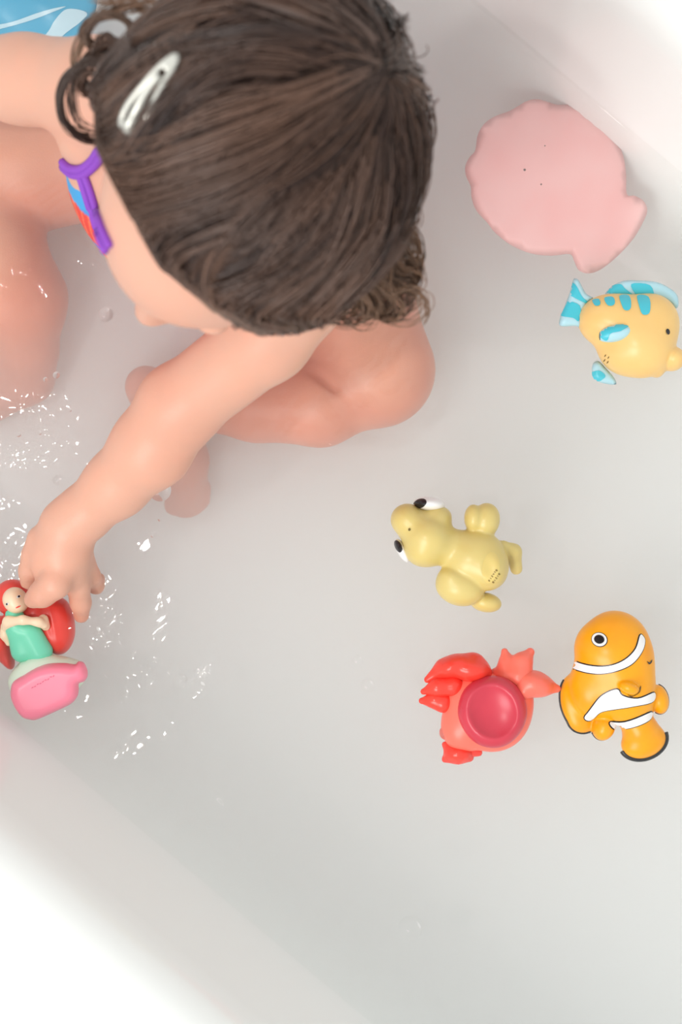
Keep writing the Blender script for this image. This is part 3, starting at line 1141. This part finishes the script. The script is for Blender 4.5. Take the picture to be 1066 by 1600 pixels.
# --- orange striped fish
t = Toy(640, 940, 0.3996, (560, 20), (1040, 640), -0.022, 0.036)
root = thing('toy_fish', P(960, 1075, -0.015), 'orange rubber fish bath toy with white bands and black-edged fins', 'bath toy')
t.e(800, 200, 0.002, 158, 140, 0.021, 25, 0.008)
t.e(820, 120, 0.001, 92, 76, 0.016, 25, 0.008)
t.e(840, 330, 0.002, 122, 150, 0.020, -8, 0.008)
t.e(730, 330, 0.000, 108, 128, 0.016, 0, 0.006)
t.c((868, 400, 0.0, 85), (888, 475, -0.001, 60), k=0.006)
t.e(915, 545, -0.003, 90, 66, 0.010, -20, 0.004)
t.e(905, 500, -0.002, 66, 60, 0.012, -20, 0.004)
t.e(650, 395, -0.004, 62, 110, 0.007, -12, 0.003)
t.e(672, 470, -0.005, 58, 45, 0.006, 20, 0.003)
t.e(760, 490, 0.0, 44, 54, 0.009, 20, 0.002)
t.e(975, 382, -0.001, 38, 58, 0.009, -12, 0.002)
t.e(858, 336, 0.021, 42, 26, 0.007, 20, 0.001)
bodyf = t.obj('body', M_orange, root)
bt = bvh_of([bodyf])
bands = [[(638, 228), (665, 243), (720, 253), (780, 250), (838, 226), (882, 185), (903, 135), (917, 138), (924, 158), (910, 195), (870, 240), (815, 267), (750, 282), (690, 279), (640, 262)],
         [(700, 465), (730, 402), (762, 365), (812, 342), (832, 366), (890, 378), (962, 360), (961, 394), (880, 408), (800, 424), (752, 440), (726, 478)],
         [(794, 483), (850, 475), (952, 438), (956, 467), (890, 497), (824, 513)]]
for b in bands:
    sp = spline(b, 5)
    drape('band_outline', px(t, grow(sp, 4.2)), bt, M_black, root, 0.0002)
    drape('white_band', px(t, sp), bt, M_white, root, 0.0006)
fb = drape('eye', px(t, oval(745, 150, 27, 25)), bt, M_white, root, 0.0006)
drape('eye_outline', px(t, oval(745, 150, 30, 28)), bt, M_black, root, 0.0002)
drape('pupil', px(t, oval(745, 150, 18, 16)), bt, M_black, fb, 0.0011)
# dark edges of the fins
for e_ in ([(598, 302), (588, 330), (588, 370), (592, 410), (605, 440), (622, 465), (632, 490), (650, 508), (680, 514), (708, 506)],
           [(716, 510), (728, 530), (750, 546), (778, 545), (797, 528), (804, 500)],
           [(975, 322), (1000, 342), (1014, 372), (1013, 405), (1000, 430), (975, 440), (958, 438)],
           [(832, 590), (850, 604), (885, 606), (930, 596), (970, 575), (998, 545), (1004, 515)]):
    sp = spline(e_, 5, False)
    wid = 10 if e_[0][0] == 832 else 3.2
    c0 = np.array([820, 380.0])
    inn = [tuple(p + (c0 - p) / np.linalg.norm(c0 - p) * 1.0 * wid) for p in sp]
    # an outline tube hugging the fin edge
    pts = []
    for p in (sp if wid < 5 else [(a + b) / 2 for a, b in zip(sp, np.array(inn))]):
        q = t.p(p[0], p[1], -0.0025)
        hq = bt.find_nearest(Vector(q))
        pts.append(np.array(hq[0]))
    tube_obj('fin_edge', pts, (0.0008 if wid < 5 else 0.0021), M_black, root, 7)
drape('fin_crease', px(t, spline([(850, 360), (870, 366), (890, 352), (903, 328), (900, 350), (882, 364), (865, 370)], 4)), bvh_of([bodyf]), M_black, root, 0.0004)
drape('scale_mark', px(t, spline([(930, 234), (942, 240), (955, 230), (952, 242), (940, 247)], 4)), bt, M_black, root, 0.0004)

# --- crab
t = Toy(640, 940, 0.3996, (20, 160), (600, 640), -0.022, 0.036)
root = thing('toy_crab', P(768, 1110, -0.015), 'red rubber crab bath toy floating belly up beside the orange fish', 'bath toy')
t.e(300, 430, -0.001, 172, 150, 0.017, 35, 0.005)
t.e(200, 500, -0.002, 75, 90, 0.013, -20, 0.006)
t.e(400, 420, 0.0, 80, 120, 0.014, 20, 0.006)
bodyc = t.obj('body', M_crab, root)
t2 = t.sub((300, 150), (610, 400), -0.022, 0.036)
t2.c((372, 195, -0.001, 14), (385, 250, 0.0, 38), (395, 290, 0.002, 50), k=0.003)
t2.c((472, 198, 0.001, 18), (440, 240, 0.003, 42), (430, 290, 0.004, 55), k=0.002)
t2.c((330, 275, -0.002, 14), (380, 290, 0.0, 40), k=0.004)
rc = t2.obj('claw', M_crab, root)
rc['label'] = 'salmon coloured claw'
t2 = t.sub((380, 240), (610, 410), -0.022, 0.036)
t2.e(485, 320, 0.004, 78, 50, 0.013, 15, 0.003)
t2.c((500, 325, 0.003, 42), (575, 340, 0.001, 17), k=0.004)
t2.e(445, 345, 0.004, 40, 42, 0.011, 0, 0.003)
p_ = t2.obj('pincer', M_crab, root)
drape('yellow_spot', px(t, oval(524, 279, 26, 10, 12)), bvh_of([p_]), M_yel, p_, 0.0005)
for (parts) in ([('e', 235, 262, 0.003, 82, 52, 0.014, 10), ('c', (130, 262, 0.003, 34), (70, 305, 0.001, 14)), ('e', 165, 250, 0.004, 62, 40, 0.012, -25), ('c', (250, 245, 0.002, 45), (290, 285, 0.001, 30))],
                [('c', (170, 330, 0.004, 42), (110, 335, 0.004, 32), (55, 352, 0.002, 13))],
                [('c', (130, 395, 0.002, 40), (100, 385, 0.002, 30), (48, 388, 0.001, 13))],
                [('e', 190, 590, -0.003, 55, 38, 0.010, 0), ('c', (170, 575, -0.003, 26), (138, 558, -0.003, 12)), ('c', (180, 605, -0.003, 26), (138, 618, -0.004, 12)), ('c', (200, 600, -0.003, 28), (235, 610, -0.004, 16))],
                [('c', (235, 585, -0.003, 24), (270, 590, -0.004, 16))]):
    t2 = t.sub((20, 190), (330, 640), -0.022, 0.03)
    for q in parts:
        if q[0] == 'e': t2.e(*q[1:8], k=0.004)
        else: t2.c(*q[1:], k=0.004)
    t2.obj('pincer', M_claw, root)
t2 = t.sub((150, 250), (500, 610), -0.01, 0.036)
for a, rr in zip(range(0, 360, 36), (1.0, 0.96, 1.03, 1.0, 0.95, 1.02, 1.04, 0.97, 1.0, 0.98)):
    t2.e(325 + 72 * rr * math.cos(math.radians(a)), 430 + 78 * rr * math.sin(math.radians(a)), 0.011, 62, 62, 0.0105, 0, 0.005)
t2.e(325, 430, 0.009, 110, 115, 0.010, 0, 0.005)
t2.e(325, 430, 0.0235, 98, 112, 0.0075, -25, 0.0015, sub=True)
plate = t2.obj('belly_plate', M_plate, root)
plate['label'] = 'dark red recessed belly plate'

# --- pale yellow fish with blue fins
t = Toy(860, 420, 0.1932, (230, 150), (1130, 950), -0.022, 0.036)
root = thing('toy_fish', P(985, 515, -0.015), 'pale yellow rubber fish bath toy with turquoise striped fins', 'bath toy')
t.e(630, 430, 0.001, 372, 222, 0.019, 3, 0.01)
t.e(725, 620, 0.003, 285, 262, 0.022, 15, 0.01)
t.e(440, 420, 0.0, 180, 170, 0.015, 0, 0.01)
t.e(830, 430, 0.0, 190, 215, 0.018, 0, 0.008)
t.e(550, 700, 0.0, 150, 120, 0.014, 30, 0.008)
t.e(985, 728, 0.003, 102, 100, 0.014, 0, 0.001)
t.e(865, 800, -0.001, 60, 80, 0.011, 0, 0.003)
bodyy = t.obj('body', M_fish, root)
bt = bvh_of([bodyy])
for st in ([(366, 236), (412, 230), (418, 275), (400, 292), (374, 284)], [(456, 224), (522, 218), (530, 275), (500, 298), (466, 284)],
           [(576, 210), (656, 204), (656, 310), (624, 338), (590, 316)], [(722, 208), (812, 216), (806, 345), (768, 376), (732, 350)]):
    drape('blue_stripe', px(t, spline(st, 4)), bt, M_blue, root, 0.0004)
fin = pillow('tail_fin', xy(t, spline([(205, 76), (235, 95), (290, 195), (350, 238), (290, 290), (275, 400), (268, 500), (215, 462), (85, 462), (80, 400), (110, 320), (160, 190), (185, 95)], 4)), -0.001, 0.0035, M_lblue, root, g=0.0015)
tb = bvh_of([fin])
for st in ([(205, 79), (236, 98), (290, 198), (335, 238), (300, 243), (176, 170), (188, 98)], [(148, 238), (270, 272), (262, 395), (215, 372), (110, 345)]):
    drape('fin_stripe', px(t, spline(st, 4)), tb, M_blue, fin, 0.0004)
fin = pillow('dorsal_fin', xy(t, spline([(440, 215), (500, 140), (600, 96), (720, 94), (850, 105), (930, 135), (1010, 190), (1038, 250), (1020, 320), (900, 260), (700, 240), (500, 240)], 4)), 0.0, 0.0040, M_lblue, root, g=0.0015)
tb = bvh_of([fin])
for st in ([(488, 150), (540, 108), (605, 99), (640, 135), (715, 190), (700, 215), (610, 218), (560, 200)], [(690, 98), (845, 108), (876, 222), (800, 226), (742, 200)]):
    drape('fin_stripe', px(t, spline(st, 4)), tb, M_blue, fin, 0.0004)
t2 = t.sub((360, 420), (690, 620), 0.0, 0.036)
t2.e(525, 523, 0.019, 142, 66, 0.0065, -12, 0.001)
pf_ = t2.obj('side_fin', M_lblue, root)
drape('fin_stripe', px(t, spline([(392, 520), (400, 478), (440, 460), (560, 456), (640, 458), (560, 510), (480, 530), (455, 580), (410, 560)], 4)), bvh_of([pf_]), M_blue, pf_, 0.0004)
fin = pillow('lower_fin', xy(t, spline([(345, 800), (360, 755), (400, 742), (450, 790), (520, 870), (540, 930), (450, 925), (390, 905), (350, 870)], 4)), -0.004, 0.0030, M_lblue, root, g=0.0015)
drape('fin_stripe', px(t, spline([(350, 835), (430, 800), (488, 850), (410, 905), (370, 892)], 4)), bvh_of([fin]), M_blue, fin, 0.0004)
drape('eye', px(t, oval(950, 508, 17, 24, -15)), bt, M_black, root, 0.0005)
for j in range(4):
    drape('stamped_mark', px(t, oval(468 + (j % 2) * 22, 690 + j * 17, 4, 9, 20, 8)), bt, M_ink, root, 0.0004)

# --- doll held in the hand
t = Toy(0, 890, 0.15, (-120, 60), (830, 1100), -0.026, 0.030)
root = thing('toy_doll', P(55, 1010, -0.02), 'red-haired doll bath toy in a mint green dress held by the toddler', 'bath toy')
t.e(130, 290, -0.001, 190, 190, 0.014, 0, 0.006)
t.e(420, 520, -0.010, 330, 190, 0.013, 30, 0.008)
t.e(600, 640, -0.008, 170, 250, 0.013, -5, 0.008)
t.e(560, 420, -0.009, 180, 150, 0.012, 30, 0.008)
t.e(10, 720, -0.010, 130, 240, 0.012, -10, 0.008)
t.e(95, 960, -0.010, 50, 85, 0.008, -20, 0.006)
for a, b, c_, d_ in ((560, 380, 640, 820), (640, 400, 700, 800), (480, 420, 560, 780)):
    t.c((a, b, 0.006, 9), (c_, d_, 0.006, 9), k=0.003, sub=True)
t.obj('hair', M_dollhair, root)
t2 = t.sub((-20, 160), (320, 470), -0.01, 0.032)
t2.e(155, 310, 0.008, 124, 130, 0.0125, -15, 0.003)
t2.e(190, 370, 0.009, 85, 72, 0.0105, 0, 0.004)
face = t2.obj('face', M_dollskin, root)
fb_ = bvh_of([face])
for (x_, y_) in ((75, 358), (185, 285)):
    ey = drape('eye', px(t, oval(x_, y_, 20, 13, -30)), fb_, M_white, face, 0.0003, 0.0006)
    drape('pupil', px(t, oval(x_, y_, 9, 10, 0, 14)), fb_, M_black, ey or face, 0.0007, 0.0006)
drape('mouth', px(t, oval(185, 388, 26, 6, -25, 16)), fb_, M_claw, face, 0.0004, 0.0006)
t2 = t.sub((0, 380), (640, 1020), -0.02, 0.032)
t2.c((150, 470, 0.006, 95), (170, 600, 0.006, 105), (240, 840, 0.002, 130), k=0.004)
t2.c((300, 640, 0.006, 120), (410, 850, 0.002, 140), k=0.004)
t2.c((240, 560, 0.026, 12), (310, 850, 0.024, 14), k=0.006, sub=True)
t2.obj('dress', M_dress, root)
t2 = t.sub((-40, 440), (560, 820), -0.01, 0.036)
t2.c((60, 600, 0.008, 48), (90, 545, 0.011, 55), (240, 525, 0.017, 42), (400, 545, 0.014, 42), (455, 580, 0.011, 40), k=0.003)
t2.c((450, 520, 0.008, 55), (475, 590, 0.006, 48), k=0.003)
t2.obj('arms', M_dollskin, root)
t2 = t.sub((-30, 540), (180, 820), -0.01, 0.03)
t2.c((52, 590, 0.006, 46), (50, 680, 0.006, 44), (90, 765, 0.004, 34), k=0.003)
t2.obj('hand', M_dollskin, root)
pillow('pedestal', xy(t, spline([(90, 1160), (130, 1060), (230, 950), (380, 880), (560, 880), (760, 920), (860, 965), (900, 1040), (860, 1200), (600, 1380), (300, 1420), (130, 1290)], 4)),
       0.002, 0.012, M_cream, root, edge=0.012, g=0.0018)
sole = pillow('sole', xy(t, spline([(148, 1240), (175, 1150), (290, 1070), (400, 1005), (540, 962), (700, 955), (810, 968), (850, 938), (905, 955), (940, 1030), (938, 1100), (900, 1148), (852, 1168), (850, 1230), (835, 1300), (770, 1375), (600, 1460), (420, 1538), (350, 1540), (270, 1515), (200, 1430), (155, 1330)], 4)),
       0.012, 0.0085, M_pink, root, edge=0.006, g=0.0018)
sole['label'] = 'bright pink sole'
M_pinkdk = mat('pink_engraving', srgb(232, 105, 138), 0.5)
sb = bvh_of([sole])
for j in range(9):
    f_ = j / 8
    drape('engraved_mark', px(t, oval(340 + 220 * f_, 1228 - 122 * f_ + 5 * math.sin(j * 2.4), 13, 5.5, -32 + 30 * math.sin(j * 3), 10)), sb, M_pinkdk, sole, 0.0002, 0.0006)
drape('engraved_mark', px(t, oval(830, 960, 20, 12, 10, 12)), sb, M_pinkdk, sole, 0.0002, 0.0006)

# ------------------------------------------------------------------ mats
K = 366 / 1066


def mp_(pts, z):
    return np.array([P(700 + x * K, 130 + y * K, z)[:2] for x, y in pts])


shell = [(400, 72), (455, 85), (500, 98), (560, 97), (610, 120), (650, 155), (715, 200), (770, 265), (800, 335), (812, 420), (815, 505), (850, 512), (890, 535), (908, 575), (895, 620), (850, 700),
         (780, 780), (700, 845), (640, 866), (595, 850), (575, 810), (555, 778), (470, 785), (380, 775), (290, 738), (215, 680), (180, 635), (130, 580), (108, 520), (104, 470), (82, 420), (80, 375),
         (100, 335), (125, 305), (135, 240), (165, 185), (215, 150), (270, 130), (310, 110), (350, 85)]
zm = -0.028
sm = pillow('shell_mat', mp_(spline(shell, 4), zm), zm, 0.0022, M_mat, None, g=0.005, origin=P(850, 290, zm - 0.0022))
tag(sm, 'pink seashell shaped foam piece drifting under the water by the tub wall', 'bath foam')
for (x_, y_, r_2) in ((348, 397, 6), (423, 463, 4), (440, 288, 3)):
    c_ = mp_([(x_, y_)], zm)[0]
    sp_ = pillow('speck', [(c_[0] + r_2 * K * S0 * math.cos(a), c_[1] + r_2 * K * S0 * math.sin(a)) for a in np.linspace(0, 6.28, 10, endpoint=False)], zm + 0.0022, 0.0003, M_mat_dot, sm, g=0.01)

bz = -0.018
bpoly = spline([(-220, -190), (-60, -210), (100, -160), (150, -60), (152, 0), (135, 55), (95, 100), (10, 120), (-120, 110), (-220, 40)], 6)


def bzf(V_):
    return bz + 0.0022 * np.sin(V_[:, 0] * 95 + V_[:, 1] * 60) + 0.0012 * np.sin(V_[:, 1] * 160)


bmat_ = pillow('bath_mat', np.array([P(u, v, bz)[:2] for u, v in bpoly]), bz, 0.003, M_bluemat, None, g=0.005, zf=bzf, origin=P(-30, -30, bz - 0.003))
tag(bmat_, 'wavy blue rubber mat with a white swoosh floating beyond the raised arm', 'bath mat')
bmb = bvh_of([bmat_])
drape('white_swoosh', spline([(122, -6), (112, 10), (90, 28), (72, 46), (50, 66), (20, 80), (-20, 76), (36, 46), (60, 26), (72, 8), (92, -10)], 5), bmb, M_bluewhite, bmat_, 0.0004, 0.004)
drape('pale_streak', spline([(-40, 16), (0, 8), (45, -4), (90, -14), (50, 2), (0, 14), (-38, 24)], 5), bmb, M_bluewhite, bmat_, 0.0004, 0.004)

# ------------------------------------------------------------------ bubbles
M_bub = bpy.data.materials.new('bubble_film')
M_bub.use_nodes = True
nt = M_bub.node_tree
b_ = nt.nodes['Principled BSDF']
b_.inputs['Base Color'].default_value = (1, 1, 1, 1)
b_.inputs['Transmission Weight'].default_value = 1
b_.inputs['Roughness'].default_value = 0.02
b_.inputs['IOR'].default_value = 1.33
BUB = [(165, 491, 11, 'round bubble left of the chin, alone on grey water'), (250, 766, 16, 'large bubble touching the underside of the forearm'),
       (642, 1450, 18, 'largest bubble, alone in the empty water at the bottom'), (575, 1071, 10, 'bubble in mid water left of the red crab'),
       (559, 1032, 8, 'bubble up and left of the crab, upper of two'), (697, 1145, 10, 'bubble at the crab\'s lower left edge'),
       (91, 750, 8, 'small bubble on the outer side of the wrist'), (206, 798, 5, 'tiny bubble just below the forearm near the wrist'),
       (250, 811, 3.5, 'upper tiny bubble left of the submerged toes'), (240, 835, 5, 'lower tiny bubble left of the submerged toes'),
       (88, 586, 5, 'tiny bubble over the left shin, upper of a pair'), (71, 593, 3.5, 'tiny bubble over the left shin, lower of a pair'),
       (29, 678, 4.5, 'tiny bubble near the left edge, below the shin'), (62, 676, 3.5, 'tiny bubble right of another below the shin'),
       (284, 1062, 8, 'bubble among the splash right of the pink sole'), (848, 771, 4, 'tiny bubble above the turtle\'s back flipper'),
       (886, 905, 3.5, 'tiny bubble in open water right of the turtle'), (210, 890, 4, 'tiny bubble right of the hand'),
       (410, 1002, 3.5, 'tiny bubble in the middle of the empty water'), (735, 523, 3.5, 'tiny bubble left of the yellow fish'),
       (774, 538, 3, 'tiny bubble nearest the yellow fish tail'), (108, 640, 4, 'tiny bubble among the glints under the chin'),
       (813, 1462, 3, 'tiny bubble right of the largest one at the bottom'), (348, 244 + 0, 0, '')]
first = None
for (u, v, r, lab) in BUB:
    if r <= 0: continue
    if first is None:
        Vb, Fb = [], []
        n1, n2_ = 20, 8
        for i in range(n2_):
            a = math.pi / 2 * i / n2_
            fl_ = 1.0 + (0.10 if i == 0 else 0)
            for j in range(n1):
                b = 2 * math.pi * j / n1
                Vb.append((fl_ * math.cos(a) * math.cos(b), fl_ * math.cos(a) * math.sin(b), 0.75 * math.sin(a)))
        Vb.append((0, 0, 0.75))
        for i in range(n2_ - 1):
            for j in range(n1):
                k = (j + 1) % n1
                Fb.append((i * n1 + j, i * n1 + k, (i + 1) * n1 + k, (i + 1) * n1 + j))
        Fb += [((n2_ - 1) * n1 + j, (n2_ - 1) * n1 + (j + 1) % n1, n2_ * n1) for j in range(n1)]
        o = mesh_obj('bubble', np.array(Vb), Fb, M_bub)
        first = o
    else:
        o = first.copy()
        COL.objects.link(o)
    i_, j_ = np.unravel_index(np.argmin((U - u) ** 2 + (Vp - v) ** 2), U.shape)
    o.location = P(u, v, 0)
    o.location.z = float(HZ[i_, j_])
    o.scale = (r * S0,) * 3
    tag(o, lab, 'bubble', 'bubbles floating on the bathwater')
